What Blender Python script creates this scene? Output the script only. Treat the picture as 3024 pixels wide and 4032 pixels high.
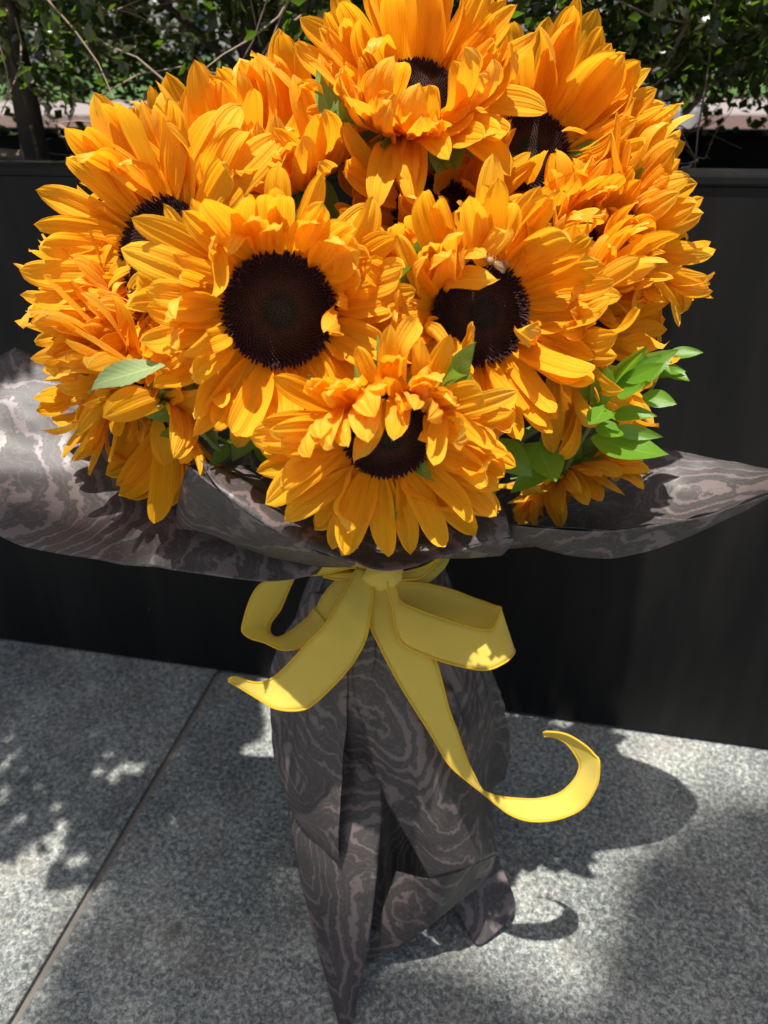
import bpy, bmesh, math, random
from mathutils import Vector, Matrix, noise as mnoise

for o in list(bpy.data.objects): bpy.data.objects.remove(o)
SC = bpy.context.scene
COL = SC.collection
R = math.radians

# ------------------------------------------------------------------ camera
PITCH, YAW, ROLL = R(30.0), R(12.44), R(-0.71)
CAM = Vector((0, -0.8232, 0.80))
HEAD = Vector((-math.sin(YAW), math.cos(YAW), 0))          # horizontal heading
RIGHT = Vector((math.cos(YAW), math.sin(YAW), 0))
UPW = Vector((0, 0, 1))
FWD = HEAD * math.cos(PITCH) - UPW * math.sin(PITCH)
U0 = RIGHT.cross(FWD)
CR = math.cos(ROLL) * RIGHT + math.sin(ROLL) * U0
CU = -math.sin(ROLL) * RIGHT + math.cos(ROLL) * U0
cam = bpy.data.cameras.new('camera')
cam.sensor_fit = 'VERTICAL'; cam.sensor_height = 36.0; cam.sensor_width = 27.0
cam.lens = 36.0 * 3028.0 / 4032.0
cam.clip_start = 0.02; cam.clip_end = 800
cam.dof.use_dof = True; cam.dof.focus_distance = 0.50; cam.dof.aperture_fstop = 9.0
camo = bpy.data.objects.new('camera', cam); COL.objects.link(camo)
m = Matrix((CR, CU, -FWD)).transposed().to_4x4(); m.translation = CAM
camo.matrix_world = m
SC.camera = camo

# ------------------------------------------------------------------ light
SUN = Vector((-0.06, -0.24, 0.97)).normalized()
world = bpy.data.worlds.new('World'); SC.world = world; world.use_nodes = True
wn = world.node_tree.nodes; wl = world.node_tree.links
sky = wn.new('ShaderNodeTexSky'); sky.sky_type = 'NISHITA'; sky.sun_disc = False; sky.dust_density = 3.5; sky.ozone_density = 0.6
sky.sun_elevation = math.asin(SUN.z); sky.sun_rotation = math.atan2(SUN.x, SUN.y)
bg = wn['Background']; bg.inputs['Strength'].default_value = 0.08
wl.new(sky.outputs[0], bg.inputs['Color'])
sl = bpy.data.lights.new('sun', 'SUN'); sl.energy = 5.0; sl.angle = R(0.53); sl.color = (1, 0.95, 0.88)
so = bpy.data.objects.new('sun', sl); COL.objects.link(so)
so.rotation_euler = SUN.to_track_quat('Z', 'Y').to_euler(); so.location = (0, 0, 6)
SC.view_settings.view_transform = 'Standard'; SC.view_settings.look = 'None'
SC.view_settings.exposure = 0.68; SC.view_settings.gamma = 1.0
SC.view_settings.use_curve_mapping = False
SC.render.engine = 'CYCLES'
SC.cycles.max_bounces = 8; SC.cycles.diffuse_bounces = 4; SC.cycles.transparent_max_bounces = 16
SC.cycles.transmission_bounces = 6

# ------------------------------------------------------------------ helpers
def V(px, py, D):
    """point seen at photo pixel (px,py), D metres ahead of the camera measured along the ground"""
    d = CR * ((px - 1512) / 3028) + CU * ((2016 - py) / 3028) + FWD
    return CAM + d * (D / d.dot(HEAD))
def hv(r, u, t):
    return (RIGHT * r + UPW * u - HEAD * t).normalized()
def tag(o, label=None, cat=None, group=None, kind=None):
    if label: o['label'] = label
    if cat: o['category'] = cat
    if group: o['group'] = group
    if kind: o['kind'] = kind
    return o
def empty(name, M):
    o = bpy.data.objects.new(name, None); COL.objects.link(o)
    o.empty_display_size = 0.02
    o.matrix_world = M if isinstance(M, Matrix) else Matrix.Translation(M)
    return o
def link(name, me, mat=None, parent=None, M=None):
    o = bpy.data.objects.new(name, me); COL.objects.link(o)
    if mat and not me.materials: me.materials.append(mat)
    if parent:
        o.parent = parent
    if M is not None:
        o.matrix_local = M
    return o
def mesh(name, vs, fs, uvs=None, smooth=True):
    me = bpy.data.meshes.new(name); me.from_pydata([tuple(v) for v in vs], [], fs)
    if uvs:
        ul = me.uv_layers.new(name='UVMap')
        for p in me.polygons:
            for li in p.loop_indices: ul.data[li].uv = uvs[me.loops[li].vertex_index]
    if smooth:
        for p in me.polygons: p.use_smooth = True
    me.update(); return me
def wlocal(parent, vs):
    inv = parent.matrix_world.inverted() if parent else Matrix()
    return [inv @ Vector(v) for v in vs]
def box(vs, fs, x0, x1, y0, y1, z0, z1):
    b = len(vs)
    vs += [(x0,y0,z0),(x1,y0,z0),(x1,y1,z0),(x0,y1,z0),(x0,y0,z1),(x1,y0,z1),(x1,y1,z1),(x0,y1,z1)]
    fs += [(b,b+3,b+2,b+1),(b+4,b+5,b+6,b+7),(b,b+1,b+5,b+4),(b+1,b+2,b+6,b+5),(b+2,b+3,b+7,b+6),(b+3,b,b+4,b+7)]
def boxmesh(name, *a, bevel=0):
    vs, fs = [], []; box(vs, fs, *a); me = mesh(name, vs, fs, smooth=False)
    if bevel:
        bm = bmesh.new(); bm.from_mesh(me)
        bmesh.ops.bevel(bm, geom=bm.edges[:], offset=bevel, segments=2, affect='EDGES', profile=0.6)
        bm.to_mesh(me); bm.free()
    return me
def cr(p0, p1, p2, p3, t):
    return 0.5 * ((2*p1) + (p2-p0)*t + (2*p0-5*p1+4*p2-p3)*t*t + (3*p1-p0-3*p2+p3)*t*t*t)
def spline(pts, n):
    """Catmull-Rom through pts, n samples evenly spaced by length"""
    pts = [Vector(p) for p in pts]
    if len(pts) == 2: return [pts[0].lerp(pts[1], i/(n-1)) for i in range(n)]
    P = [2*pts[0]-pts[1]] + pts + [2*pts[-1]-pts[-2]]
    d = []
    for k in range(len(pts)-1):
        for i in range(12): d.append(cr(P[k],P[k+1],P[k+2],P[k+3], i/12))
    d.append(pts[-1])
    L = [0]
    for a, b in zip(d, d[1:]): L.append(L[-1]+(b-a).length)
    out = []; j = 0
    for i in range(n):
        s = L[-1]*i/(n-1)
        while j < len(d)-2 and L[j+1] < s: j += 1
        t = (s-L[j])/max(1e-9, L[j+1]-L[j]); out.append(d[j].lerp(d[j+1], min(1,max(0,t))))
    return out
def tube(vs, fs, pts, r0, r1, sides=6, cap=True):
    pts = [Vector(p) for p in pts]; n = len(pts); b0 = len(vs)
    ref = Vector((0.3, 0.2, 0.93))
    for i, p in enumerate(pts):
        t = (pts[min(n-1,i+1)] - pts[max(0,i-1)]).normalized()
        a = t.cross(ref)
        if a.length < 1e-3: a = t.cross(Vector((1,0,0)))
        a.normalize(); c = t.cross(a); r = r0 + (r1-r0)*i/max(1,n-1)
        for k in range(sides):
            q = 2*math.pi*k/sides; vs.append(p + (a*math.cos(q)+c*math.sin(q))*r)
    for i in range(n-1):
        for k in range(sides):
            fs.append((b0+i*sides+k, b0+i*sides+(k+1)%sides, b0+(i+1)*sides+(k+1)%sides, b0+(i+1)*sides+k))
    if cap:
        fs.append(tuple(b0+k for k in range(sides))[::-1]); fs.append(tuple(b0+(n-1)*sides+k for k in range(sides)))
def patch(rows, nu, nv):
    """smooth surface through a grid of points -> verts, faces, uv"""
    rr = [spline(r, nv) for r in rows]
    cols = [spline([r[j] for r in rr], nu) for j in range(nv)]
    vs = [cols[j][i] for i in range(nu) for j in range(nv)]
    fs = [(i*nv+j, i*nv+j+1, (i+1)*nv+j+1, (i+1)*nv+j) for i in range(nu-1) for j in range(nv-1)]
    uv = [(i/(nu-1), j/(nv-1)) for i in range(nu) for j in range(nv)]
    return vs, fs, uv

# ------------------------------------------------------------------ materials
class NT:
    def __init__(s, name):
        s.m = bpy.data.materials.new(name); s.m.use_nodes = True
        s.t = s.m.node_tree; s.t.nodes.clear(); s.out = s.t.nodes.new('ShaderNodeOutputMaterial')
    def n(s, typ, ins=None, **kw):
        x = s.t.nodes.new('ShaderNode'+typ)
        for k, v in kw.items(): setattr(x, k, v)
        for k, v in (ins or {}).items(): s.set(x.inputs[k], v)
        return x
    def set(s, sock, v):
        if isinstance(v, bpy.types.NodeSocket): s.t.links.new(v, sock)
        else: sock.default_value = v
    def ramp(s, fac, stops, interp='LINEAR'):
        x = s.t.nodes.new('ShaderNodeValToRGB'); e = x.color_ramp.elements; x.color_ramp.interpolation = interp
        while len(e) < len(stops): e.new(0.5)
        for k, (p, c) in zip(e, stops): k.position = p; k.color = c if len(c) == 4 else (*c, 1)
        s.set(x.inputs[0], fac); return x.outputs[0]
    def math(s, op, a, b=0.0, c=0.0):
        x = s.t.nodes.new('ShaderNodeMath'); x.operation = op
        s.set(x.inputs[0], a); s.set(x.inputs[1], b); s.set(x.inputs[2], c); return x.outputs[0]
    def mix(s, fac, a, b, mode='MIX'):
        x = s.t.nodes.new('ShaderNodeMix'); x.data_type = 'RGBA'; x.blend_type = mode
        s.set(x.inputs[0], fac); s.set(x.inputs[6], a); s.set(x.inputs[7], b); return x.outputs[2]
    def noise(s, vec, scale, detail=3, rough=0.55, dist=0.0):
        x = s.n('TexNoise', {'Scale': scale, 'Detail': detail, 'Roughness': rough, 'Distortion': dist})
        if vec is not None: s.set(x.inputs['Vector'], vec)
        return x.outputs['Fac']
    def bump(s, h, strength=0.3, dist=0.001):
        return s.n('Bump', {'Height': h, 'Strength': strength, 'Distance': dist}).outputs[0]
    def end(s, sh): s.t.links.new(sh, s.out.inputs['Surface']); return s.m
def C(r, g, b): return (r, g, b, 1)

def simple(name, col, rough=0.6, metal=0.0, var=0.25, scale=30, spec=0.5, bump=0.0):
    t = NT(name); co = t.n('TexCoord').outputs['Object']
    f = t.noise(co, scale, 4)
    dark = tuple(c*(1-var) for c in col); lite = tuple(min(1, c*(1+var)) for c in col)
    c = t.mix(f, C(*dark), C(*lite))
    b = t.n('BsdfPrincipled', {'Base Color': c, 'Roughness': rough, 'Metallic': metal, 'Specular IOR Level': spec})
    if bump: t.set(b.inputs['Normal'], t.bump(f, bump, 0.002))
    return t.end(b.outputs[0])

def mat_petal():
    t = NT('petal'); uv = t.n('UVMap').outputs[0]; sep = t.n('SeparateXYZ', {0: uv})
    u, v = sep.outputs[0], sep.outputs[1]
    rnd = t.n('ObjectInfo').outputs['Random']
    grain = t.noise(t.n('CombineXYZ', {0: t.math('MULTIPLY', u, 1.5), 1: t.math('MULTIPLY', v, 22.0), 2: t.math('MULTIPLY', rnd, 40.0)}).outputs[0], 1.0, 3, 0.6)
    base = t.ramp(u, [(0, (0.90,0.40,0.006)), (0.25, (0.94,0.47,0.016)), (0.7, (0.95,0.51,0.024)), (1, (0.95,0.54,0.035))])
    tint = t.mix(rnd, C(0.95,0.84,0.6), C(1.0,1.07,1.6))
    base = t.mix(1.0, base, tint, 'MULTIPLY')
    col = t.mix(t.math('MULTIPLY', t.math('SUBTRACT', grain, 0.42), 0.8), base, C(0.90,0.40,0.007))
    lines = t.math('SINE', t.math('MULTIPLY', v, 62.0))
    h = t.math('ADD', t.math('MULTIPLY', lines, 0.3), grain)
    nb = t.bump(h, 0.45, 0.0007)
    d = t.n('BsdfDiffuse', {'Color': col, 'Normal': nb})
    tr = t.n('BsdfTranslucent', {'Color': t.mix(0.55, col, C(0.97,0.50,0.010)), 'Normal': nb})
    mx = t.n('MixShader', {0: 0.54}); t.set(mx.inputs[1], d.outputs[0]); t.set(mx.inputs[2], tr.outputs[0])
    g = t.n('BsdfGlossy', {'Roughness': 0.45, 'Color': C(1,0.85,0.5), 'Normal': nb})
    fr = t.n('LayerWeight', {'Blend': 0.25, 'Normal': nb}).outputs['Fresnel']
    m2 = t.n('MixShader', {0: t.math('MULTIPLY', fr, 0.14)}); t.set(m2.inputs[1], mx.outputs[0]); t.set(m2.inputs[2], g.outputs[0])
    return t.end(m2.outputs[0])

def mat_leaf(name, c0, c1, rough, gloss, veins=True, trans=0.3, tcol=(0.2,0.42,0.02)):
    t = NT(name); uv = t.n('UVMap').outputs[0]; sep = t.n('SeparateXYZ', {0: uv}); u, v = sep.outputs[0], sep.outputs[1]
    rnd = t.n('ObjectInfo').outputs['Random']
    co = t.n('TexCoord').outputs['Object']
    f = t.noise(co, 90 if veins else 60, 3)
    col = t.mix(f, C(*c0), C(*c1))
    av = t.math('ABSOLUTE', t.math('SUBTRACT', v, 0.5))
    rib = t.math('LESS_THAN', av, 0.018)
    col = t.mix(t.math('MULTIPLY', rib, 0.5), col, C(c1[0]*1.8, c1[1]*1.6, c1[2]*1.6))
    h = f
    if veins:
        w = t.math('SINE', t.math('MULTIPLY', t.math('SUBTRACT', u, t.math('MULTIPLY', av, 0.55)), 62.0))
        h = t.math('ADD', f, t.math('MULTIPLY', w, 0.4))
        col = t.mix(t.math('MULTIPLY', t.math('GREATER_THAN', w, 0.93), 0.35), col, C(c1[0]*1.5, c1[1]*1.4, c1[2]*1.5))
    nb = t.bump(h, 0.3, 0.0007)
    b = t.n('BsdfPrincipled', {'Base Color': col, 'Roughness': rough, 'Specular IOR Level': gloss, 'Normal': nb})
    tr = t.n('BsdfTranslucent', {'Color': C(*tcol)})
    mx = t.n('MixShader', {0: trans}); t.set(mx.inputs[1], b.outputs[0]); t.set(mx.inputs[2], tr.outputs[0])
    return t.end(mx.outputs[0])

def mat_paper(name='wrapping_paper'):
    t = NT(name); co = t.n('TexCoord').outputs['Object']
    # nested contour lines of a slow noise: the printed wood swirl
    wob = t.noise(co, 55, 5, 0.62)
    n1 = t.noise(co, 8.0, 0.0, 0.4, 0.5)
    hgt = t.math('ADD', t.math('MULTIPLY', n1, 15.0), t.math('MULTIPLY', wob, 1.7))
    saw = t.math('PINGPONG', hgt, 0.5)
    wid = t.noise(co, 16, 2)
    lo = t.math('MULTIPLY_ADD', wid, 0.8, -0.31)
    band = t.n('MapRange', {0: saw, 1: lo, 2: t.math('ADD', lo, 0.06), 3: 0.0, 4: 1.0}).outputs[0]
    fine = t.noise(co, 1400, 2)
    base = t.mix(band, C(0.165,0.132,0.129), C(0.062,0.055,0.053))
    l2 = t.math('PINGPONG', t.math('ADD', t.math('MULTIPLY', hgt, 3.0), t.math('MULTIPLY', t.noise(co, 120, 2), 0.5)), 0.5)
    thin = t.math('LESS_THAN', l2, 0.09)
    base = t.mix(t.math('MULTIPLY', thin, 0.5), base, C(0.15,0.12,0.118))
    base = t.mix(t.math('MULTIPLY', fine, 0.25), base, C(0.045,0.04,0.04))
    fib = t.noise(co, 25, 3)
    nb = t.bump(t.math('ADD', fib, t.math('MULTIPLY', fine, 0.05)), 0.25, 0.004)
    b = t.n('BsdfPrincipled', {'Base Color': base, 'Roughness': t.math('MULTIPLY_ADD', band, 0.08, 0.40), 'Specular IOR Level': 0.38, 'Normal': nb})
    tr = t.n('BsdfTranslucent', {'Color': base})
    mx = t.n('MixShader', {0: 0.10}); t.set(mx.inputs[1], b.outputs[0]); t.set(mx.inputs[2], tr.outputs[0])
    return t.end(mx.outputs[0])

def mat_ribbon(name, col, tcol, clear):
    t = NT(name); uv = t.n('UVMap').outputs[0]; sep = t.n('SeparateXYZ', {0: uv}); u, v = sep.outputs[0], sep.outputs[1]
    wv = t.math('MULTIPLY', t.math('SINE', t.math('MULTIPLY', u, 900.0)), t.math('SINE', t.math('MULTIPLY', v, 150.0)))
    co = t.n('TexCoord').outputs['Object']
    f = t.noise(co, 500, 2)
    c = t.mix(t.math('MULTIPLY', f, 0.5), C(*col), C(col[0]*0.75, col[1]*0.75, col[2]*0.6))
    c = t.mix(t.math('MULTIPLY_ADD', wv, 0.12, 0.12), c, C(col[0]*.7, col[1]*.68, col[2]*.5))
    nb = t.bump(t.math('ADD', wv, f), 0.4, 0.0004)
    b = t.n('BsdfPrincipled', {'Base Color': c, 'Roughness': 0.5, 'Specular IOR Level': 0.3, 'Sheen Weight': 0.3, 'Normal': nb})
    tr = t.n('BsdfTranslucent', {'Color': C(*tcol)})
    mx = t.n('MixShader', {0: 0.5}); t.set(mx.inputs[1], b.outputs[0]); t.set(mx.inputs[2], tr.outputs[0])
    tp = t.n('BsdfTransparent', {'Color': C(1,0.95,0.7)})
    m2 = t.n('MixShader', {0: clear}); t.set(m2.inputs[1], mx.outputs[0]); t.set(m2.inputs[2], tp.outputs[0])
    return t.end(m2.outputs[0])

def mat_disc():
    t = NT('flower_disc'); co = t.n('TexCoord').outputs['Object']
    r = t.n('VectorMath', {0: co}, operation='LENGTH').outputs['Value']
    f = t.noise(co, 9, 3)
    rr = t.math('ADD', r, t.math('MULTIPLY', t.math('SUBTRACT', f, 0.5), 0.12))
    col = t.ramp(rr, [(0, (0.028,0.022,0.010)), (0.3, (0.016,0.010,0.005)), (0.45, (0.040,0.013,0.006)), (0.8, (0.026,0.008,0.006)), (1.0, (0.035,0.012,0.016))])
    b = t.n('BsdfPrincipled', {'Base Color': col, 'Roughness': 0.7, 'Specular IOR Level': 0.25})
    return t.end(b.outputs[0])

def mat_granite():
    t = NT('granite'); co = t.n('TexCoord').outputs['Object']
    rnd = t.n('ObjectInfo').outputs['Random']
    big = t.noise(co, 7, 4, 0.6); mid = t.noise(co, 190, 3, 0.7, 0.6); fine = t.noise(co, 560, 3, 0.7)
    s = t.math('ADD', t.math('MULTIPLY', mid, 0.62), t.math('MULTIPLY', fine, 0.38))
    s = t.math('ADD', s, t.math('MULTIPLY', t.math('SUBTRACT', big, 0.5), 0.25))
    col = t.ramp(s, [(0.34, (0.034,0.041,0.043)), (0.45, (0.105,0.118,0.116)), (0.54, (0.25,0.264,0.243)), (0.66, (0.52,0.52,0.465))])
    warm = t.noise(co, 16, 2)
    col = t.mix(t.math('MULTIPLY', t.ramp(warm, [(0.5,(0,0,0)),(0.75,(1,1,1))]), 0.35), col, C(0.16,0.125,0.105))
    # small dark rust stains
    vo = t.n('TexVoronoi', {'Vector': co, 'Scale': 11.0}); vo.feature = 'F1'
    st = t.ramp(t.math('ADD', vo.outputs['Distance'], t.math('MULTIPLY', fine, 0.12)), [(0.12,(1,1,1)),(0.2,(0,0,0))])
    col = t.mix(t.math('MULTIPLY', st, 0.55), col, C(0.05,0.043,0.038))
    b = t.n('BsdfPrincipled', {'Base Color': col, 'Roughness': 0.6, 'Specular IOR Level': 0.35, 'Normal': t.bump(s, 0.25, 0.001)})
    return t.end(b.outputs[0])

def mat_planter():
    t = NT('planter_paint'); co = t.n('TexCoord').outputs['Object']
    f = t.noise(co, 3, 4); g = t.noise(co, 900, 2)
    vo = t.n('TexVoronoi', {'Vector': co, 'Scale': 9.0})
    speck = t.math('LESS_THAN', t.math('ADD', vo.outputs['Distance'], t.math('MULTIPLY', t.noise(co, 60, 2), 0.05)), 0.045)
    col = t.mix(f, C(0.0035,0.0035,0.0037), C(0.006,0.006,0.006))
    col = t.mix(t.math('MULTIPLY', speck, 0.5), col, C(0.12,0.115,0.10))
    sx = t.n('Mapping', {0: co, 3: (14.0, 14.0, 1.6)}).outputs[0]
    dust = t.ramp(t.noise(sx, 1.0, 5, 0.65), [(0.45, (0,0,0)), (0.8, (1,1,1))])
    col = t.mix(t.math('MULTIPLY', dust, 0.22), col, C(0.05,0.047,0.042))
    b = t.n('BsdfPrincipled', {'Base Color': col, 'Roughness': t.math('MULTIPLY_ADD', f, 0.2, 0.45), 'Specular IOR Level': 0.2, 'Normal': t.bump(g, 0.05, 0.0005)})
    return t.end(b.outputs[0])

M = {}
M['petal'] = mat_petal(); M['disc'] = mat_disc(); M['paper'] = mat_paper()
M['sepal'] = mat_leaf('sepal', (0.10,0.19,0.025), (0.20,0.32,0.06), 0.6, 0.3, True, 0.3, (0.3,0.5,0.04))
M['sunleaf'] = mat_leaf('sunflower_leaf', (0.19,0.27,0.11), (0.30,0.39,0.18), 0.75, 0.2, True, 0.2, (0.25,0.4,0.06))
M['ruscus'] = mat_leaf('glossy_leaf', (0.075,0.19,0.014), (0.14,0.29,0.026), 0.3, 0.5, False, 0.38, (0.38,0.70,0.03))
M['stem'] = simple('stem_green', (0.10,0.17,0.04), 0.6)
M['ribbon'] = mat_ribbon('yellow_organza', (0.96,0.80,0.17), (0.98,0.80,0.14), 0.06)
M['edge'] = mat_ribbon('yellow_ribbon_edge', (0.92,0.66,0.03), (0.92,0.64,0.03), 0.0)
M['granite'] = mat_granite(); M['planter'] = mat_planter()
M['mortar'] = simple('mortar', (0.21,0.19,0.165), 0.9, var=0.35, scale=60)
M['soil'] = simple('soil', (0.018,0.013,0.010), 0.95, var=0.5, scale=80, bump=0.6)
M['bark'] = simple('hedge_bark', (0.06,0.045,0.036), 0.85, var=0.5, scale=120, bump=0.6)
M['twig'] = simple('dry_twig', (0.26,0.19,0.14), 0.8, var=0.4, scale=150)
M['hleaf'] = mat_leaf('hedge_leaf', (0.009,0.012,0.004), (0.048,0.052,0.016), 0.3, 0.5, False, 0.22, (0.25,0.5,0.03))
M['terracotta'] = simple('terracotta_paving', (0.09,0.05,0.038), 0.85, var=0.25, scale=4)
M['concrete'] = simple('pale_concrete', (0.24,0.205,0.19), 0.85, var=0.15, scale=2)
M['reflector'] = simple('reflector_concrete', (0.52,0.49,0.45), 0.85, var=0.12, scale=2)
M['grass'] = simple('lawn', (0.045,0.10,0.016), 0.9, var=0.4, scale=8)
M['white'] = simple('white_render', (0.36,0.35,0.34), 0.8, var=0.06, scale=3)
M['steel'] = simple('pale_grey_steel', (0.30,0.31,0.33), 0.4, var=0.08, scale=5)
M['navy'] = simple('dark_blue_facade', (0.04,0.05,0.07), 0.4, var=0.2, scale=2)
M['glass'] = simple('window_glass', (0.02,0.03,0.04), 0.08, var=0.1, scale=1)

# ------------------------------------------------------------------ ground
gs = 400
ground = link('ground', mesh('ground', [(-gs,-gs,-0.030),(gs,-gs,-0.030),(gs,gs,-0.030),(-gs,gs,-0.030)], [(0,1,2,3)], smooth=False), M['terracotta'])
tag(ground, 'terracotta coloured paving running off beyond the planter', kind='structure')
pav = link('pavement', boxmesh('pavement', -4.5, 4.5, -3.2, 0.9, -0.029, -0.003), M['mortar'])
tag(pav, 'grey granite slab pavement with pale mortar joints', kind='structure')
pz = link('reflector', boxmesh('reflector', -45, 45, -60, -3.2, -0.028, -0.003), M['reflector'])  # unseen pale slab added to bounce sunlight onto camera-facing surfaces
tag(pz, 'pale sunlit concrete plaza added unseen behind the camera to bounce light forward', kind='structure')
JX, TW, TL = -0.444, 0.86, 0.70
rng = random.Random(3)
tile_meshes = {}
for i in range(-3, 4):
    for j in range(-3, 2):
        x0 = JX + i*TW + 0.0038; x1 = JX + (i+1)*TW - 0.0038
        y0 = -0.62 + j*TL + 0.004; y1 = -0.62 + (j+1)*TL - 0.004
        dz = 0.0035 if i == -1 else rng.uniform(-0.0005, 0.0008)
        if i == 0: dz = 0.0
        me = boxmesh('slab', x0, x1, y0, y1, -0.0028, dz, bevel=0.0016)
        link('slab', me, M['granite'], pav)

# ------------------------------------------------------------------ planter
H, PD = 0.712, 0.60
PL = empty('planter', Vector((0, PD/2, 0)))
tag(PL, 'long matt black metal planter box behind the bouquet, holding the hedge', 'planter')
def pbox(name, *a, bevel=0, mat='planter', parent=PL):
    me = boxmesh(name, *a, bevel=bevel)
    o = link(name, me, M[mat], parent); o.matrix_local = parent.matrix_world.inverted(); return o
pbox('front_panel', -2.2, 2.2, 0.0, 0.012, 0.006, H-0.012)
pbox('back_panel', -2.2, 2.2, PD-0.012, PD, 0.006, H-0.012)
pbox('side_panel', -2.212, -2.2, 0.0, PD, 0.006, H-0.012)
pbox('side_panel', 2.2, 2.212, 0.0, PD, 0.006, H-0.012)
pbox('rim', -2.215, 2.215, -0.003, 0.045, H-0.0115, H, bevel=0.003)
pbox('rim', -2.215, 2.215, PD-0.03, PD+0.003, H-0.0115, H, bevel=0.003)
vs, fs = [], []
nx, ny = 120, 16
for i in range(nx+1):
    for j in range(ny+1):
        x = -2.198 + 4.396*i/nx; y = 0.013 + (PD-0.026)*j/ny
        vs.append(wlocal(PL, [(x, y, H-0.10 + 0.03*mnoise.noise(Vector((x*9, y*9, 0)))+0.01*mnoise.noise(Vector((x*40,y*40,2))))])[0])
fs = [(i*(ny+1)+j, (i+1)*(ny+1)+j, (i+1)*(ny+1)+j+1, i*(ny+1)+j+1) for i in range(nx) for j in range(ny)]
link('soil', mesh('soil', vs, fs), M['soil'], PL)

# ------------------------------------------------------------------ hedge
def leaf_quad(vs, fs, uvs, p, d, n, L, W):
    s = d.cross(n).normalized(); b = len(vs)
    vs += [p, p+d*L*0.45+s*W*0.5+n*W*0.1, p+d*L, p+d*L*0.45-s*W*0.5+n*W*0.1, p+d*L*0.45-n*W*0.06]
    uvs += [(0,.5),(.5,1),(1,.5),(.5,0),(.5,.5)]
    fs += [(b,b+4,b+1),(b+4,b+2,b+1),(b,b+3,b+4),(b+4,b+3,b+2)]
def rdir(rg):
    while True:
        v = Vector((rg.uniform(-1,1), rg.uniform(-1,1), rg.uniform(-1,1)))
        if 0.1 < v.length < 1: return v.normalized()
def wander(rg, p, d, L, n, j=0.35, lift=0.0):
    pts = [Vector(p)]; d = Vector(d).normalized()
    for i in range(n):
        d = (d + rdir(rg)*j + UPW*lift).normalized(); pts.append(pts[-1] + d*L/n)
    return pts
def shrub(x, y, seed, label, tr=0.016, nl=3800, gap=1.0):
    rg = random.Random(seed); z0 = H-0.11
    S = empty('hedge_shrub', Vector((x, y, z0))); tag(S, label, 'hedge shrub', 'hedge shrubs in the planter')
    vs, fs = [], []
    t = wander(rg, (x,y,z0), (rg.uniform(-.1,.1),rg.uniform(-.1,.1),1), 0.75, 8, 0.10, 0.1)
    tube(vs, fs, t, tr, tr*0.5, 8)
    link('trunk', mesh('trunk', wlocal(S, vs), fs), M['bark'], S)
    ends = []
    for k in range(9):
        i = rg.randint(1, 6); a = rg.uniform(0, 6.28)
        br = wander(rg, t[i], (math.cos(a), math.sin(a)*0.6, rg.uniform(0.15,0.9)), rg.uniform(0.3,0.55), 7, 0.3, 0.05)
        vs, fs = [], []; tube(vs, fs, br, tr*0.45, tr*0.14, 6)
        link('branch', mesh('branch', wlocal(S, vs), fs), M['bark'] if k % 3 else M['twig'], S)
        ends += br[2:]
    # thin twigs
    vs, fs = [], []; tips = []
    for k in range(190):
        p = rg.choice(ends + t[1:]); d = rdir(rg); d.z = d.z*0.7+0.05
        tw = wander(rg, p, d, rg.uniform(0.10,0.26), 5, 0.35)
        if tw[-1].y > PD+0.15 or tw[-1].y < 0.0: continue
        tube(vs, fs, tw, 0.0016, 0.0006, 4, False); tips += tw[1:]
    o = link('twigs', mesh('twigs', wlocal(S, vs), fs), M['twig'], S); o['kind'] = 'stuff'
    vs, fs, uvs = [], [], []
    n = 0
    while n < nl:
        p = Vector((x + rg.uniform(-.24,.24), rg.uniform(.02, PD+.2), H + rg.uniform(0.0, .34)))
        n += 0.02
        zz = p.z - H + .04*mnoise.noise(Vector((p.x*7, p.y*7, 3)))
        dens = 0.04 if zz < 0.04 else (0.35 if zz < 0.08 else gap)
        if p.y < .08: dens *= .4
        c = mnoise.noise(p*8) + .5*mnoise.noise(p*17)
        if c < 0.05: dens *= 0.12
        if rg.random() > dens: continue
        d = rdir(rg); nn = (rdir(rg)*0.9 + UPW).normalized()
        L = rg.uniform(0.010, 0.021)
        leaf_quad(vs, fs, uvs, p, d, (nn - d*nn.dot(d)).normalized(), L, L*0.72); n += 0.98
    # dense shaded top of the hedge above the frame
    for k in range(1700):
        p = Vector((x + rg.gauss(0, 0.26), 0.30 + rg.gauss(0, 0.15), H + 0.26 + abs(rg.gauss(0, 0.25))))
        if p.y < 0.0: continue
        d = rdir(rg); nn = (rdir(rg)*0.8 + UPW).normalized(); L = rg.uniform(0.018, 0.032)
        leaf_quad(vs, fs, uvs, p, d, (nn - d*nn.dot(d)).normalized(), L, L*0.7)
    o = link('foliage', mesh('foliage', wlocal(S, vs), fs, uvs), M['hleaf'], S); o['kind'] = 'stuff'
    return S
shrub(-0.74, 0.24, 11, 'dark hedge shrub with a thick trunk at the left end of the planter', 0.020, 8000, 1.0)
shrub(-0.44, 0.34, 12, 'leafy hedge shrub left of the topmost sunflower with a crooked trunk', 0.016, 7000, 0.7)
shrub(-0.15, 0.30, 13, 'hedge shrub rising directly behind the topmost sunflower', 0.015, 8000, 1.0)
shrub(0.10, 0.36, 14, 'hedge shrub with pale bare twigs right of the bouquet', 0.009, 7000, 0.8)
shrub(0.36, 0.27, 15, 'hedge shrub with round dark leaves at the right edge of the photo', 0.012, 9000, 1.0)
shrub(-1.05, 0.34, 16, 'hedge shrub half cut off by the left edge of the photo', 0.016, 3500, 1.0)
shrub(0.70, 0.34, 17, 'hedge shrub beyond the right edge of the photo', 0.016, 4500, 1.0)
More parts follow.
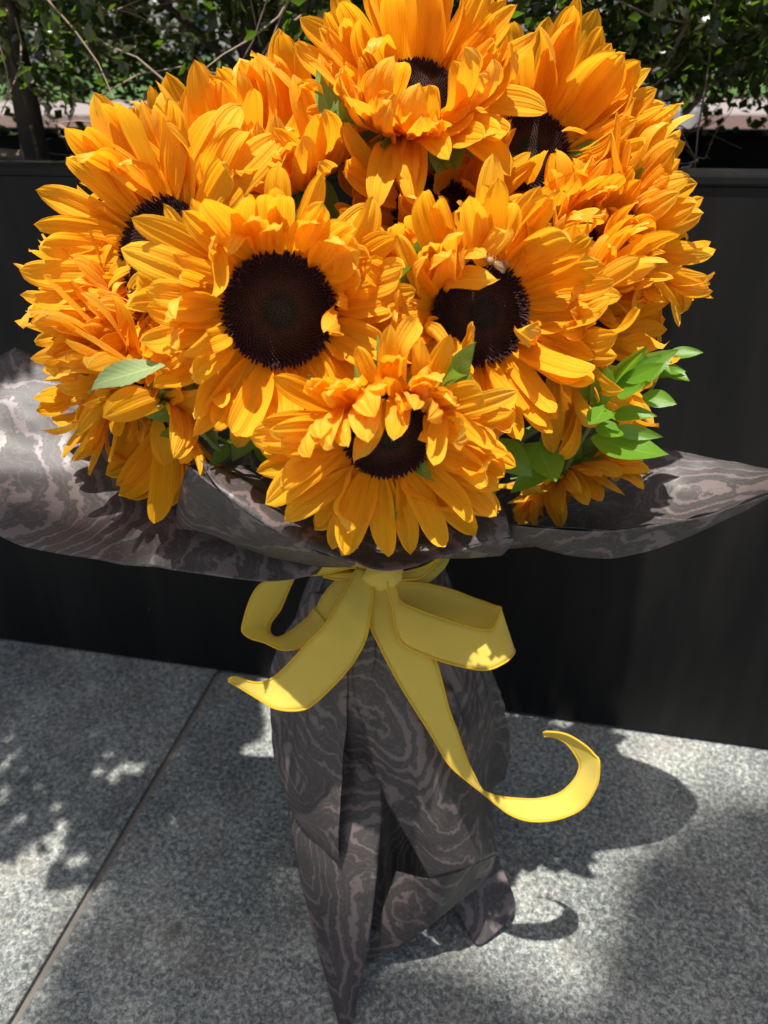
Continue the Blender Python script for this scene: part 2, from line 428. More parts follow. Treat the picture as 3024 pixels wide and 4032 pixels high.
# bare fallen twigs across the soil and rim
rg = random.Random(5)
for pts, r0, lab in [
    ([V(150,380,1.10),V(215,470,1.05),V(270,530,1.0),V(330,585,.95),V(400,600,.93)], .0026, 'bare pale twig slanting down to the planter rim at left'),
    ([V(2560,470,1.3),V(2440,520,1.15),V(2330,545,1.06),V(2240,552,1.0)], .0022, 'pale dry twig lying low behind the right sunflowers'),
    ([V(2800,480,1.25),V(2700,520,1.1),V(2560,540,1.05),V(2450,560,1.0),V(2380,590,.95)], .0022, 'long dry twig lying along the soil at right'),
    ([V(2690,660,.90),V(2740,635,.93),V(2790,618,.96)], .0013, 'short dry twig poking over the planter rim at right')]:
    vs, fs = [], []; p2 = spline(pts, 14); p2 = [q + rdir(rg)*0.003 for q in p2]
    tube(vs, fs, p2, r0, r0*0.5, 6)
    for k in range(4):
        i = rg.randint(3, 11); w = wander(rg, p2[i], rdir(rg)+UPW*0.6, rg.uniform(.04,.09), 4, .3); tube(vs, fs, w, r0*0.5, r0*0.25, 5)
    o = bpy.data.objects.new('fallen_twig', mesh('fallen_twig', vs, fs)); COL.objects.link(o); o.data.materials.append(M['twig'])
    tag(o, lab, 'twig', 'bare twigs in the planter')

# ------------------------------------------------------------------ tree over the pavement (its leaves dapple the ground)
def G(px, py):
    d = CR*((px-1512)/3028) + CU*((2016-py)/3028) + FWD
    p = CAM + d*(-CAM.z/d.z); return (p.x, p.y)
def inpoly(x, y, P):
    c = False; j = len(P)-1
    for i in range(len(P)):
        if (P[i][1] > y) != (P[j][1] > y) and x < (P[j][0]-P[i][0])*(y-P[i][1])/(P[j][1]-P[i][1])+P[i][0]: c = not c
        j = i
    return c
K = 3024/1659
HOLES = [(*G(a*K, b*K), r_) for a, b, r_ in [(35,1632,.9),(8,1660,1),(10,1705,1),(10,1732,1.2),(235,1632,.8),(212,1668,1.1),(245,1687,1),(268,1664,1.1),(303,1666,1.3),(375,1628,.9),(340,1692,.8),
    (125,1746,1.1),(140,1785,1.2),(103,1815,.8),(125,1838,1.2),(185,1850,.9),(160,1872,.8),(200,1592,.7),(60,1845,1.2),(312,1757,.8),(395,1668,.6),(30,1880,1.4),(90,1880,1.3),(1540,1885,1.5),(1440,1830,1.0),(1470,1860,.7),
    (1530,1955,1.0),(1560,2040,.9),(1590,2065,.9),(1640,2100,1.3),(1620,2195,1.5),(1560,2210,1.1),(1500,2205,.9),(60,1660,.7),(85,1700,.8),(20,1600,.9),(150,1700,.6),(45,1770,.9),(185,1800,.7),(15,1800,.8),(280,1640,.6),(330,1630,.6),(410,1640,.6),(230,1800,.6),(260,1720,.5),(60,1580,.5),(150,1600,.6)]]
TREE = empty('overhanging_tree', Vector((-2.3, -1.9, 0)))
tag(TREE, 'leafy street tree standing out of frame whose branches dapple the pavement', 'tree')
trg = random.Random(21)
tp_ = wander(trg, (-2.3,-1.9,0), (.05,.05,1), 5.2, 14, .05, .05)
vs, fs = [], []; tube(vs, fs, tp_, .10, .045, 10); link('trunk', mesh('trunk', wlocal(TREE, vs), fs), M['bark'], TREE)
def limb(a, b, r0):
    vs, fs = [], []; m_ = (Vector(a)+Vector(b))/2 + Vector((0,0,.18)); tube(vs, fs, spline([a, m_, b], 12), r0, r0*.3, 6)
    link('branch', mesh('branch', wlocal(TREE, vs), fs), M['bark'], TREE)
limb(tp_[4], (-1.0,-.62,1.95), .03); limb(tp_[5], (.75,-.75,2.05), .03); limb(tp_[11], (.1,-1.75,5.1), .04); limb(tp_[12], (1.3,-1.7,5.2), .04)
vs, fs, uvs = [], [], []
def shade(poly, n, h0, h1, size, holes=True):
    xs = [p[0] for p in poly]; ys = [p[1] for p in poly]; k = 0
    while k < n:
        x, y = trg.uniform(min(xs),max(xs)), trg.uniform(min(ys),max(ys))
        if not inpoly(x, y, poly): continue
        k += 1
        L = size*trg.uniform(.75,1.25)
        if holes and any((x-a)**2+(y-b)**2 < (.0095*r_+L*.15)**2 for a, b, r_ in HOLES): continue
        p = Vector((x, y, 0)) + SUN*(trg.uniform(h0,h1)/SUN.z)
        d = Vector((trg.uniform(-1,1),trg.uniform(-1,1),trg.uniform(-.4,.2))).normalized(); nn = (UPW + rdir(trg)*.45); nn = (nn - d*nn.dot(d)).normalized()
        leaf_quad(vs, fs, uvs, p - d*L*.5, d, nn, L, L*.6)
LEFT = [(-1.6,.0),G(1000,2640),G(1010,2900),G(700,3080),G(640,3260),G(560,3300),G(480,3420),G(330,3460),G(230,3490),G(120,3430),G(0,3380),G(-300,3420),(-1.6,-.25)]
FACE = [(-1.6,.02),(.14,.02),(.14,.19),(-1.6,.19)]
shade(LEFT, 18000, 1.2, 1.4, .036); shade(FACE, 3500, 1.5, 1.8, .055, False)
MID = [(-.445,-.42),(-.42,-.25),(-.22,-.27),(-.17,-.355),(-.02,-.375),(.09,-.385),(.125,-.29),(.17,-.18),(.25,-.10),(.6,-.08),(.6,-.75),(-.43,-.75)]
shade(MID, 3900, 6.0, 7.5, .045, False)
o = link('foliage', mesh('foliage', wlocal(TREE, vs), fs, uvs), M['hleaf'], TREE); o['kind'] = 'stuff'

# ------------------------------------------------------------------ far background
o = link('path', boxmesh('path', -60, 60, 16, 24, -0.028, -0.01), M['concrete']); tag(o, 'pale sunlit path beyond the paving', kind='structure')
vs, fs = [], []
nx, ny = 60, 10
for i in range(nx+1):
    for j in range(ny+1):
        x = -60+120*i/nx; y = 25+14*j/ny; vs.append((x, y, -0.02 + 1.3*(j/ny)**1.1 + 0.12*mnoise.noise(Vector((x*.3,y*.3,0)))))
fs = [(i*(ny+1)+j, (i+1)*(ny+1)+j, (i+1)*(ny+1)+j+1, i*(ny+1)+j+1) for i in range(nx) for j in range(ny)]
o = link('lawn', mesh('lawn', vs, fs), M['grass']); tag(o, 'sunlit grass bank beyond the hedge', kind='structure')
def building(x0, x1, y, h, wall, label, nwin):
    B = empty('building', Vector(((x0+x1)/2, y, 0))); tag(B, label, 'building')
    def pb(name, *a, mat): 
        q = link(name, boxmesh(name, *a), mat, B); q.matrix_local = B.matrix_world.inverted(); return q
    pb('wall', x0, x1, y, y+8, 0, h, mat=wall); pb('roof', x0-.3, x1+.3, y-.3, y+8.3, h+.002, h+.4, mat=M['concrete'])
    for k in range(nwin):
        cx = x0 + (x1-x0)*(k+.5)/nwin
        for z in (1.6, 5.0):
            if z+2 > h: continue
            f = pb('window', cx-.8, cx+.8, y-.06, y-.002, z, z+2, mat=M['steel'])
            g = link('pane', boxmesh('pane', cx-.72, cx+.72, y-.075, y-.062, z+.08, z+1.92), M['glass'], f)
building(-34, -14, 42, 8, M['white'], 'white rendered building glimpsed through the hedge at left', 6)
building(-12, 8, 46, 9, M['steel'], 'pale grey building glimpsed behind the topmost sunflower', 6)
building(9, 40, 30, 9, M['navy'], 'dark blue building glimpsed through the hedge at right', 8)
# louvred cabinet and bollard on the right
cab = empty('louvred_cabinet', V(2590, 480, 7.5)*1.0); cp = cab.location.copy(); cp.z = 0; cab.matrix_world = Matrix.Translation(cp)
tag(cab, 'pale grey louvred steel cabinet seen through the hedge at right', 'cabinet')
link('housing', boxmesh('housing', -.14, .14, 0, .30, 0, 0.88), M['steel'], cab)
for k in range(8): link('louvre', boxmesh('louvre', -.12, .12, -.03, -.002, .12+k*.09, .16+k*.09), M['steel'], cab)
for px, lab in ((2700, 'white rounded bollard right of the louvred cabinet'), (2400, 'white rounded bollard left of the louvred cabinet')):
    b = empty('bollard', Vector((V(px,470,8.5).x, V(px,470,8.5).y, 0))); tag(b, lab, 'bollard', 'white bollards beyond the hedge')
    vs, fs = [], []; tube(vs, fs, [(0,0,z) for z in (0,.1,.25,.4,.46)], .13, .12, 16); link('post', mesh('post', vs, fs), M['white'], b)
    vs, fs = [], []; tube(vs, fs, [(0,0,.461),(0,0,.50)], .125, .07, 16); link('cap', mesh('cap', vs, fs), M['white'], b)

# ------------------------------------------------------------------ petals, leaves
def blade(name, nu, nv, w, prof, bend, tip, cup, twist, wave, ridge, rg, serr=0.0):
    vs, uvs = [], []; x = z = 0.0; ph = rg.uniform(0, 6.28); fq = rg.uniform(5, 9); sk = rg.uniform(-.12,.12); side = rg.uniform(-.5,.5)
    ph2 = rg.uniform(0, 6.28)
    for i in range(nu+1):
        u = i/nu; a = bend*u + tip*max(0, (u-.62)/.38)**2
        if i: x += math.cos(a)/nu; z += math.sin(a)/nu
        ww = w*prof(u)
        if serr: ww *= 1 + serr*((i % 2)*2-1)*(1 if u < .9 else 0)
        tw = twist*u
        for j in range(nv+1):
            v = -1 + 2*j/nv
            yy = v*ww; zo = cup*ww*(v*v) + ridge*w*prof(u)**.5*(math.cos(v*9.4+side)+.6*math.cos(v*5.2+ph))*min(1,u*6) + wave*w*v*abs(v)*math.sin(fq*u+ph) + wave*.6*w*math.sin(fq*1.3*u+ph2)*u
            y2 = yy*math.cos(tw) - zo*math.sin(tw); z2 = yy*math.sin(tw) + zo*math.cos(tw)
            vs.append((x - z2*math.sin(a), y2 + sk*u*u + side*w*u*u, z + z2*math.cos(a))); uvs.append((u, j/nv))
    n1 = nv+1
    fs = [(i*n1+j, (i+1)*n1+j, (i+1)*n1+j+1, i*n1+j+1) for i in range(nu) for j in range(nv)]
    return mesh(name, vs, fs, uvs)
def pprof(u):
    if u < .38: return .34 + .66*math.sin(math.pi/2*u/.38)
    if u < .60: return 1.0
    t = (u-.60)/.40; return max(0, 1-t**2.5)**.66
def sprof(u):
    return (1-u)**.75*(0.75+1.0*u*(1-u)*1.6)
def lprof(u):
    return math.sin(math.pi*min(1, u*.97+.03))**.9*(1-.45*u)*1.25 if u < 1 else 0.0
prg = random.Random(77)
POOL = {'straight': [], 'in': [], 'back': [], 'crumple': []}
for k in range(14): POOL['straight'].append(blade('petal', 16, 10, prg.uniform(.112,.145), pprof, prg.uniform(.05,.6), prg.uniform(-.2,.7), prg.uniform(.1,.5), prg.uniform(-.25,.25), prg.uniform(0,.18), .10, prg))
for k in range(10): POOL['in'].append(blade('petal', 16, 10, prg.uniform(.115,.150), pprof, prg.uniform(.5,1.1), prg.uniform(.2,.9), prg.uniform(.2,.6), prg.uniform(-.4,.4), prg.uniform(.05,.25), .10, prg))
for k in range(10): POOL['back'].append(blade('petal', 16, 10, prg.uniform(.115,.150), pprof, prg.uniform(-1.1,-.4), prg.uniform(-.9,.2), prg.uniform(.05,.45), prg.uniform(-.35,.35), prg.uniform(.05,.25), .10, prg))
for k in range(10): POOL['crumple'].append(blade('petal', 20, 10, prg.uniform(.115,.150), pprof, prg.uniform(-1.4,1.6), prg.uniform(-1.6,1.6), prg.uniform(.3,.9), prg.uniform(-1.3,1.3), prg.uniform(.35,.7), .10, prg))
SEP = [blade('sepal', 10, 4, prg.uniform(.2,.26), sprof, prg.uniform(-.7,.5), prg.uniform(-.8,.6), prg.uniform(.1,.4), prg.uniform(-.3,.3), .12, .02, prg) for k in range(8)]
SLEAF = [blade('leaf', 22, 8, .30, lprof, b, tp, .25, tw, .16, .02, prg, .05) for b, tp, tw in ((-.4,-.3,.2),(-.9,-.4,-.4),(.4,.3,.4))]
RLEAF = [blade('leaf', 14, 6, .20, lprof, b, tp, .22, tw, .05, .0, prg) for b, tp, tw in ((-.35,-.2,.15),(.3,.2,-.2),(-.7,-.2,.3),(.1,0,.1),(.7,.6,-.3))]

# disc: dome with shallow hollow, and one mesh of packed florets
def disc_meshes():
    vs, fs = [], []; rings, seg = 10, 32
    def hz(r): return 0.20*(1-r*r) - 0.10*math.exp(-(r/.28)**2)
    vs.append((0,0,hz(0)))
    for i in range(1, rings+1):
        r = i/rings
        for k in range(seg): q = 2*math.pi*k/seg; vs.append((r*math.cos(q), r*math.sin(q), hz(r)))
    for k in range(seg): q = 2*math.pi*k/seg; vs.append((.95*math.cos(q), .95*math.sin(q), -.12))
    for k in range(seg): fs.append((0, 1+k, 1+(k+1)%seg))
    for i in range(rings):
        a = 1+i*seg; b = a+seg
        for k in range(seg): fs.append((a+k, b+k, b+(k+1)%seg, a+(k+1)%seg))
    dm = mesh('disc', vs, fs)
    fms = []
    for s in range(3):
        rg = random.Random(s); vs, fs = [], []; N = 900
        for n in range(N):
            r = math.sqrt((n+.5)/N); q = n*2.399963
            p = Vector((r*math.cos(q), r*math.sin(q), hz(r)))
            nn = Vector((p.x*.55, p.y*.55, 1)).normalized()
            hgt = .022 + .05*max(0, r-.35) + (.06 if r > .86 else 0) + rg.uniform(0,.02)
            wd = .024 + .010*r
            if r > .86: nn = (nn + Vector((p.x,p.y,0))*rg.uniform(.0,.5) + rdir(rg)*.25).normalized()
            a = nn.cross(Vector((0.2,1,0))).normalized(); c = nn.cross(a); b = len(vs)
            for k in range(4): t = k*1.5708+q; vs.append(p + (a*math.cos(t)+c*math.sin(t))*wd)
            for k in range(4): t = k*1.5708+q+.4; vs.append(p + nn*hgt + (a*math.cos(t)+c*math.sin(t))*wd*.55)
            vs.append(p + nn*hgt*1.25)
            for k in range(4):
                fs.append((b+k, b+(k+1)%4, b+4+(k+1)%4, b+4+k)); fs.append((b+4+k, b+4+(k+1)%4, b+8))
        fms.append(mesh('floret', vs, fs, smooth=False))
    return dm, fms
DM, FM = disc_meshes()
def cup_mesh():
    vs, fs = [], []; tube(vs, fs, [(0,0,-.55),(0,0,-.42),(0,0,-.25),(0,0,-.10)], .28, .98, 20)
    return mesh('calyx', vs, fs)
CUP = cup_mesh()
AX = V(1500, 2250, 0.54); AX.z = 0
KNOT = Vector((AX.x, AX.y, 0.455))

def frame(o, n, up=UPW):
    z = n.normalized(); y = (up - z*up.dot(z))
    if y.length < 1e-3: y = HEAD.copy()
    y.normalize(); x = y.cross(z)
    Mx = Matrix((x, y, z)).transposed().to_4x4(); Mx.translation = o; return Mx
def between(A, B, nh, wscale=1.0):
    X = B-A; L = X.length; X = X/L; Z = (nh - X*nh.dot(X)).normalized(); Y = Z.cross(X)
    Mx = Matrix((X, Y, Z)).transposed().to_4x4(); Mx.translation = A
    return Mx @ Matrix.Diagonal((L, L*wscale, L, 1))
def sunflower(label, px, py, D, n, r, L, npet, elev, amp, seed, extras=(), skip=None, messy=.10, layers=2, sepals=18, weights=(5,4,1.5), wsc=1.0, stem=True, seplen=.42):
    rg = random.Random(seed); c = V(px, py, D); nn = hv(*n)
    F = empty('sunflower', frame(c, nn)); tag(F, label, 'sunflower', 'sunflowers in the bouquet')
    d = link('disc', DM, M['disc'], F, Matrix.Diagonal((r,r,r,1)))
    f = link('florets', FM[seed % 3], M['disc'], d); f['kind'] = 'stuff'
    link('calyx', CUP, M['stem'], F, Matrix.Diagonal((r,r,r,1)))
    for k in range(npet):
        lay = k % layers; phi = 2*math.pi*(k + rg.uniform(-.35,.35))/npet + .3*seed
        ph = math.degrees(phi) % 360
        if skip and any(a <= ph <= b for a, b in skip): continue
        e = elev - 14*lay + amp*math.sin(phi) + rg.gauss(0, 8)
        kind = rg.choices(('straight','in','back'), weights)[0]
        roll = rg.gauss(0, 14); ll = L*rg.uniform(.86, 1.08)
        if rg.random() < messy: kind = 'crumple'; e += rg.uniform(0, 45); ll *= rg.uniform(.7,.95); roll = rg.gauss(0, 45)
        Mx = Matrix.Rotation(phi,4,'Z') @ Matrix.Translation((r*.97, 0, -.08*r - .10*r*lay)) @ Matrix.Rotation(rg.gauss(0,.14),4,'Z') @ Matrix.Rotation(-R(e),4,'Y') @ Matrix.Rotation(R(roll),4,'X') @ Matrix.Diagonal((ll, ll*wsc*rg.uniform(.92,1.12), ll, 1))
        link('petal', rg.choice(POOL[kind]), M['petal'], F, Mx)
    inv = F.matrix_world.inverted()
    for ex in extras:      # single petals that fold their own way: base pixel, tip pixel, distances
        kind, a, b, w = ex[:4]; A, B = V(*a), V(*b)
        nh = hv(*ex[4]) if len(ex) > 4 else hv(0,.5,.85)
        link('petal', rg.choice(POOL[kind]), M['petal'], F, inv @ between(A, B, nh, w))
    for k in range(sepals):
        phi = 2*math.pi*(k + rg.uniform(-.3,.3))/max(1,sepals); lay = k % 2
        e = rg.gauss(5, 22) - 18*lay
        sl_ = L*seplen*rg.uniform(.9,1.6)
        Mx = Matrix.Rotation(phi,4,'Z') @ Matrix.Translation((r*.86, 0, -.30*r-.08*r*lay)) @ Matrix.Rotation(-R(e),4,'Y') @ Matrix.Rotation(R(rg.gauss(0,15)),4,'X') @ Matrix.Diagonal((sl_, sl_, sl_, 1))
        link('sepal', rg.choice(SEP), M['sepal'], F, Mx)
    if stem:
        b = c - nn*r*.5; mid = b - nn*.035
        q = KNOT + Vector((rg.uniform(-.018,.018), rg.uniform(-.018,.018), 0))
        vs, fs = [], []
        tube(vs, fs, spline([b, mid, mid.lerp(q,.5) + Vector((0,0,-.01)), q, Vector((AX.x+rg.uniform(-.025,.025), AX.y+rg.uniform(-.025,.025), .03))], 22), .0048, .005, 8)
        link('stem', mesh('stem', wlocal(F, vs), fs), M['stem'], F)
    return F

S = {}
S['top'] = sunflower('topmost sunflower, its lower petals folded up over the dark disc', 1630, 385, .55, (-.04,.62,.78), .025, .062, 66, 44, -10, 1,
    [('straight',(1530,430,.535),(1582,205,.515),1.5,(.1,.2,.97)), ('straight',(1500,520,.53),(1450,380,.51),1.5,(-.2,.4,.9)),
     ('straight',(1640,540,.53),(1890,390,.52),1.1,(0,.6,.7)),('straight',(1660,550,.53),(1900,470,.51),1.2,(0,.7,.7)),('straight',(1600,540,.52),(1700,440,.505),1.7,(0,.6,.8)),('straight',(1540,550,.525),(1570,430,.50),1.8,(0,.5,.8))])
S['upright'] = sunflower('tall-petalled sunflower at upper right with a half-hidden disc', 2080, 600, .59, (-.15,.42,.89), .026, .070, 67, 30, 0, 2,
    [('straight',(1930,720,.58),(1920,470,.57),1.0),('in',(1980,740,.575),(1980,500,.56),.9),('straight',(2090,720,.57),(2085,560,.55),1.6),('straight',(2170,730,.57),(2150,610,.55),1.5)])
S['left'] = sunflower('left sunflower turned sideways with a purplish sunlit disc edge', 645, 1005, .492, (-.48,.34,.80), .033, .068, 75, 22, -4, 3,
    [('straight',(700,1200,.455),(505,1070,.435),1.2)], skip=((0,38),(305,360)))
S['main'] = sunflower('left of the two big open sunflowers, wide round dark disc facing out', 1100, 1225, .43, (.10,.18,.97), .0305, .0575, 66, 30, 14, 4,
    [('in',(850,960,.415),(935,1215,.393),1.2,(-.5,.2,.8)),('straight',(1180,985,.425),(1260,770,.405),1.3,(.1,.3,.95)),('straight',(1330,1090,.42),(1420,880,.405),1.5,(-.3,.5,.8)),
     ('straight',(1100,1000,.43),(1080,700,.42),1.0),('straight',(950,1480,.425),(960,1720,.40),1.1,(.1,.4,.9)),('straight',(880,1460,.43),(840,1640,.40),1.2)])
S['right'] = sunflower('right of the two big open sunflowers, with a bee on its dark disc', 1890, 1235, .445, (.30,.27,.92), .0290, .058, 70, 34, 8, 5,
    [('straight',(1900,1050,.44),(1830,700,.425),1.0),('straight',(1950,1010,.44),(1930,690,.42),1.1),('in',(1760,1100,.435),(1910,1010,.41),1.2,(0,.6,.8)),
     ('straight',(1800,1400,.43),(1945,1300,.40),1.2,(-.3,.6,.8)),('back',(1780,1330,.43),(1800,1420,.40),1.3)], messy=.2)
S['front'] = sunflower(
    'lowest front sunflower with petals drooping across its disc', 1525, 1715, .385, (.02,.12,.99), .0235, .054, 78, 30, 36, 6,
    [('straight',(1430,1560,.37),(1447,1770,.35),1.7,(0,.3,.95)),('in',(1500,1560,.375),(1440,1420,.36),1.3),('straight',(1640,1520,.38),(1720,1340,.37),1.3,(-.2,.5,.8)),
     ('crumple',(1640,1560,.375),(1630,1680,.35),1.4),('straight',(1740,1620,.37),(1700,1850,.355),1.3,(-.3,.3,.9)),('straight',(1760,1620,.37),(1960,1770,.36),1.0),
     ('straight',(1560,1570,.375),(1550,1450,.365),1.4),('in',(1340,1600,.375),(1130,1440,.37),1.1),('in',(1620,1600,.375),(1480,1600,.35),1.2)], messy=.14)
S['far_right'] = sunflower('sunflower on the right turned away to the side, only a sliver of disc', 2330, 1300, .50, (.80,.22,.52), .026, .062, 65, 28, 6, 7,
    [('back',(2200,1480,.47),(2290,1790,.455),1.2,(.2,.3,.9)),('straight',(2180,1440,.47),(2190,1780,.46),1.0,(.2,.3,.9)),('crumple',(2280,1200,.48),(2320,1400,.455),1.4),('straight',(2230,1150,.48),(2290,860,.47),1.2)], messy=.25)
S['hollow'] = sunflower('sunflower sunk in the middle below the topmost one, long petals flung left', 1700, 830, .555, (-.05,.72,.65), .026, .058, 57, 38, 0, 8,
    [('straight',(1560,780,.53),(1290,500,.52),.9),('in',(1550,790,.53),(1270,640,.51),1.0),('straight',(1560,810,.53),(1310,700,.505),.9),('in',(1620,860,.52),(1620,640,.50),1.6,(.1,.2,.97)),
     ('straight',(1500,950,.50),(1330,800,.49),1.2),('in',(1640,840,.52),(1480,790,.50),1.2)])
S['back_left'] = sunflower('sunflower at the back left facing upward, a fence of upright petals', 860, 690, .60, (-.25,.80,.0), .030, .074, 78, 50, 0, 9, layers=3)
S['low_left'] = sunflower('lower left sunflower facing down and away over the paper', 600, 1590, .475, (-.62,-.45,.60), .027, .068, 72, 14, -6, 10,
    [('straight',(620,1650,.46),(640,1860,.445),1.5,(0,.2,.97)),('straight',(650,1700,.47),(665,2060,.455),1.0,(.1,.1,.98)),('straight',(560,1600,.46),(440,1600,.43),1.4)], sepals=26, skip=((288,360),))
S['side_left'] = sunflower('leftmost sunflower in profile, petals fanned out past the left sheet', 410, 1390, .515, (-.80,.15,.50), .026, .060, 67, 22, 0, 11)
S['low_right'] = sunflower('shaded sunflower low on the right, drooping inside the paper', 2225, 1850, .54, (.35,-.80,.35), .020, .050, 57, 22, -6, 12)
S['edge_right'] = sunflower('rightmost sunflower seen from behind with green bracts showing', 2500, 880, .575, (.82,.38,.20), .026, .064, 62, 24, 0, 13, sepals=26)
S['crumpled'] = sunflower('small crumpled sunflower wedged between the two big open ones', 1590, 1130, .49, (.05,.35,.93), .016, .046, 49, 58, 0, 14,
    [('straight',(1530,1160,.47),(1590,1000,.45),1.2),('crumple',(1640,1150,.46),(1690,1060,.44),1.4),('crumple',(1560,1230,.46),(1460,1150,.43),1.3)], messy=.5)
S['mid_right'] = sunflower('sunflower at the right filling the gap under the green bracts', 2290, 1000, .535, (.45,.45,.75), .020, .050, 65, 52, 0, 15, messy=.2)
S['back_mid'] = sunflower('sunflower behind, between the topmost one and the left ones, petals closed upward', 1160, 640, .565, (-.25,.75,.35), .026, .068, 70, 56, 0, 16, layers=3)
S['under_left'] = sunflower('half-hidden sunflower below the left sunflower, seen edge on', 520, 1340, .51, (-.55,.05,.75), .020, .054, 57, 40, 0, 17, messy=.2)

# loose green bracts and big leaves of particular flowers
def addleaf(F, name, me, mat, a, b, w, nh):
    link(name, me, M[mat], F, F.matrix_world.inverted() @ between(V(*a), V(*b), hv(*nh), w))
addleaf(S['crumpled'],'sepal',SEP[0],'sepal',(1610,1100,.45),(1690,850,.44),1.4,(.5,.4,.8))
addleaf(S['crumpled'],'sepal',SEP[2],'sepal',(1660,1080,.445),(1570,1000,.43),1.9,(.1,.7,.7))
addleaf(S['crumpled'],'sepal',SEP[3],'sepal',(1640,1150,.445),(1600,1010,.425),1.8,(.1,.3,.9))
addleaf(S['front'],'sepal',SEP[1],'sepal',(1780,1500,.38),(1825,1340,.37),1.5,(0,.3,.95))
addleaf(S['front'],'sepal',SEP[4],'sepal',(1800,1540,.385),(1760,1420,.37),1.6,(0,.3,.95))
addleaf(S['front'],'sepal',SEP[5],'sepal',(1520,1480,.40),(1500,1350,.39),1.0,(0,.4,.9))
addleaf(S['edge_right'],'sepal',SEP[6],'sepal',(2440,780,.55),(2560,600,.54),1.2,(0,.6,.8))
addleaf(S['edge_right'],'sepal',SEP[1],'sepal',(2480,830,.55),(2570,690,.54),1.1,(0,.4,.9))
addleaf(S['edge_right'],'sepal',SEP[2],'sepal',(2500,920,.55),(2560,800,.54),1.1,(0,.4,.9))
for a, b in (((1300,450,.52),(1215,265,.53)),((1340,470,.52),(1290,310,.52)),((1380,490,.52),(1330,380,.51)),((1420,500,.52),(1390,400,.51)),((1290,420,.53),(1240,330,.53))):
    addleaf(S['top'],'sepal',SEP[prg.randint(0,7)],'sepal',a,b,1.1,(-.2,.4,.9))
for a, b in (((1560,560,.54),(1500,600,.515)),((1640,590,.54),(1560,640,.515)),((1720,590,.54),(1700,660,.515)),((1790,570,.54),(1830,640,.52)),((1820,540,.545),(1880,600,.53)),((1680,600,.545),(1760,650,.52))):
    addleaf(S['top'],'sepal',SEP[prg.randint(0,7)],'sepal',a,b,1.6,(0,-.1,1))
addleaf(S['low_left'],'leaf',SLEAF[0],'sunleaf',(650,1440,.41),(330,1490,.385),.62,(0,.75,.66))
addleaf(S['low_left'],'leaf',SLEAF[1],'sunleaf',(560,1420,.45),(790,1560,.435),1.0,(.2,.3,.9))
addleaf(S['low_left'],'leaf',SLEAF[2],'sunleaf',(640,1530,.46),(620,1640,.43),1.2,(.2,.3,.9))
addleaf(S['low_left'],'leaf',SLEAF[0],'sunleaf',(700,1500,.46),(830,1640,.44),1.1,(-.3,.1,.9))
addleaf(S['low_left'],'leaf',SLEAF[1],'sunleaf',(720,1580,.47),(700,1760,.455),1.1,(.3,.1,.9))
addleaf(S['low_left'],'leaf',SLEAF[2],'sunleaf',(780,1560,.47),(860,1760,.46),1.0,(.2,.2,.9))
for a, b in (((700,1620,.45),(560,1640,.435)),((720,1680,.46),(640,1740,.44)),((690,1560,.45),(620,1500,.43)),((730,1700,.46),(720,1830,.45))):
    addleaf(S['low_left'],'sepal',SEP[prg.randint(0,7)],'sepal',a,b,1.4,(.1,.1,1))

# ruscus sprigs (glossy leaves)
def sprig(label, stempts, leaves):
    vs, fs = [], []; pts = [V(*p) for p in stempts]
    E = empty('leaf_sprig', pts[0]); tag(E, label, 'greenery', 'leafy sprigs in the bouquet')
    tube(vs, fs, spline(pts, 16), .0022, .0012, 6); link('stem', mesh('stem', wlocal(E, vs), fs), M['stem'], E)
    for i, (a, b, w, nh) in enumerate(leaves):
        addleaf(E, 'leaf', RLEAF[i % 5], 'ruscus', a, b, w, nh)
sprig('bright green glossy leaf sprig sticking out at the right of the bouquet', [(2150,2000,0.5300),(2250,1800,0.5000),(2360,1620,0.4450),(2450,1480,0.4400)],
    [((2330,1580,0.4450),(2345,1420,0.4400),1.7,(.2,.3,0.9000)), ((2370,1560,0.4450),(2565,1345,0.4400),.75,(.1,.5,0.8500)), ((2420,1530,0.4400),(2650,1380,0.4200),1.0,(-.2,.6,0.8000)),
     ((2440,1540,0.4400),(2570,1370,0.4350),1.3,(.1,.4,0.9000)), ((2430,1550,0.4350),(2600,1560,0.4100),1.1,(0,.7,0.7000)), ((2530,1560,0.4350),(2660,1580,0.4200),1.4,(0,.6,0.8000)),
     ((2330,1720,0.4400),(2630,1840,0.4100),1.15,(0,.8,0.6000)), ((2400,1690,0.4350),(2610,1715,0.4150),.7,(0,.5,0.8500)), ((2380,1600,0.4300),(2350,1690,0.4100),1.6,(-.2,.5,0.8000)),
     ((2300,1600,0.4450),(2420,1660,0.4250),1.2,(0,.7,0.7000)),
     ((2350,1600,.44),(2400,1450,.43),1.2,(-.2,.6,.8)), ((2460,1500,.435),(2640,1440,.42),.9,(.1,.6,.8)), ((2400,1640,.44),(2560,1600,.42),.9,(0,.8,.6)), ((2420,1520,.44),(2510,1380,.43),.8,(.4,.5,.7)),
     ((2340,1660,.44),(2480,1760,.42),1.1,(-.1,.7,.7))])
sprig('dark glossy leaf sprig tucked under the right big sunflower', [(1900,2020,.50),(1980,1850,.48),(2060,1740,.47)],
    [((1930,1740,.455),(2095,1865,.43),1.5,(0,.6,.8)), ((2120,1740,.46),(2165,1920,.435),1.9,(.1,.5,.85)), ((2200,1800,.47),(2010,1920,.45),1.0,(0,.6,.8)),
     ((1900,1860,.46),(1960,1980,.44),1.6,(.2,.4,.9)), ((2040,1760,.475),(2260,1850,.455),1.0,(0,.7,.7)), ((1880,1780,.46),(1930,1900,.45),1.4,(0,.4,.9)), ((2080,1640,.475),(2220,1600,.46),1.3,(0,.7,.7))])
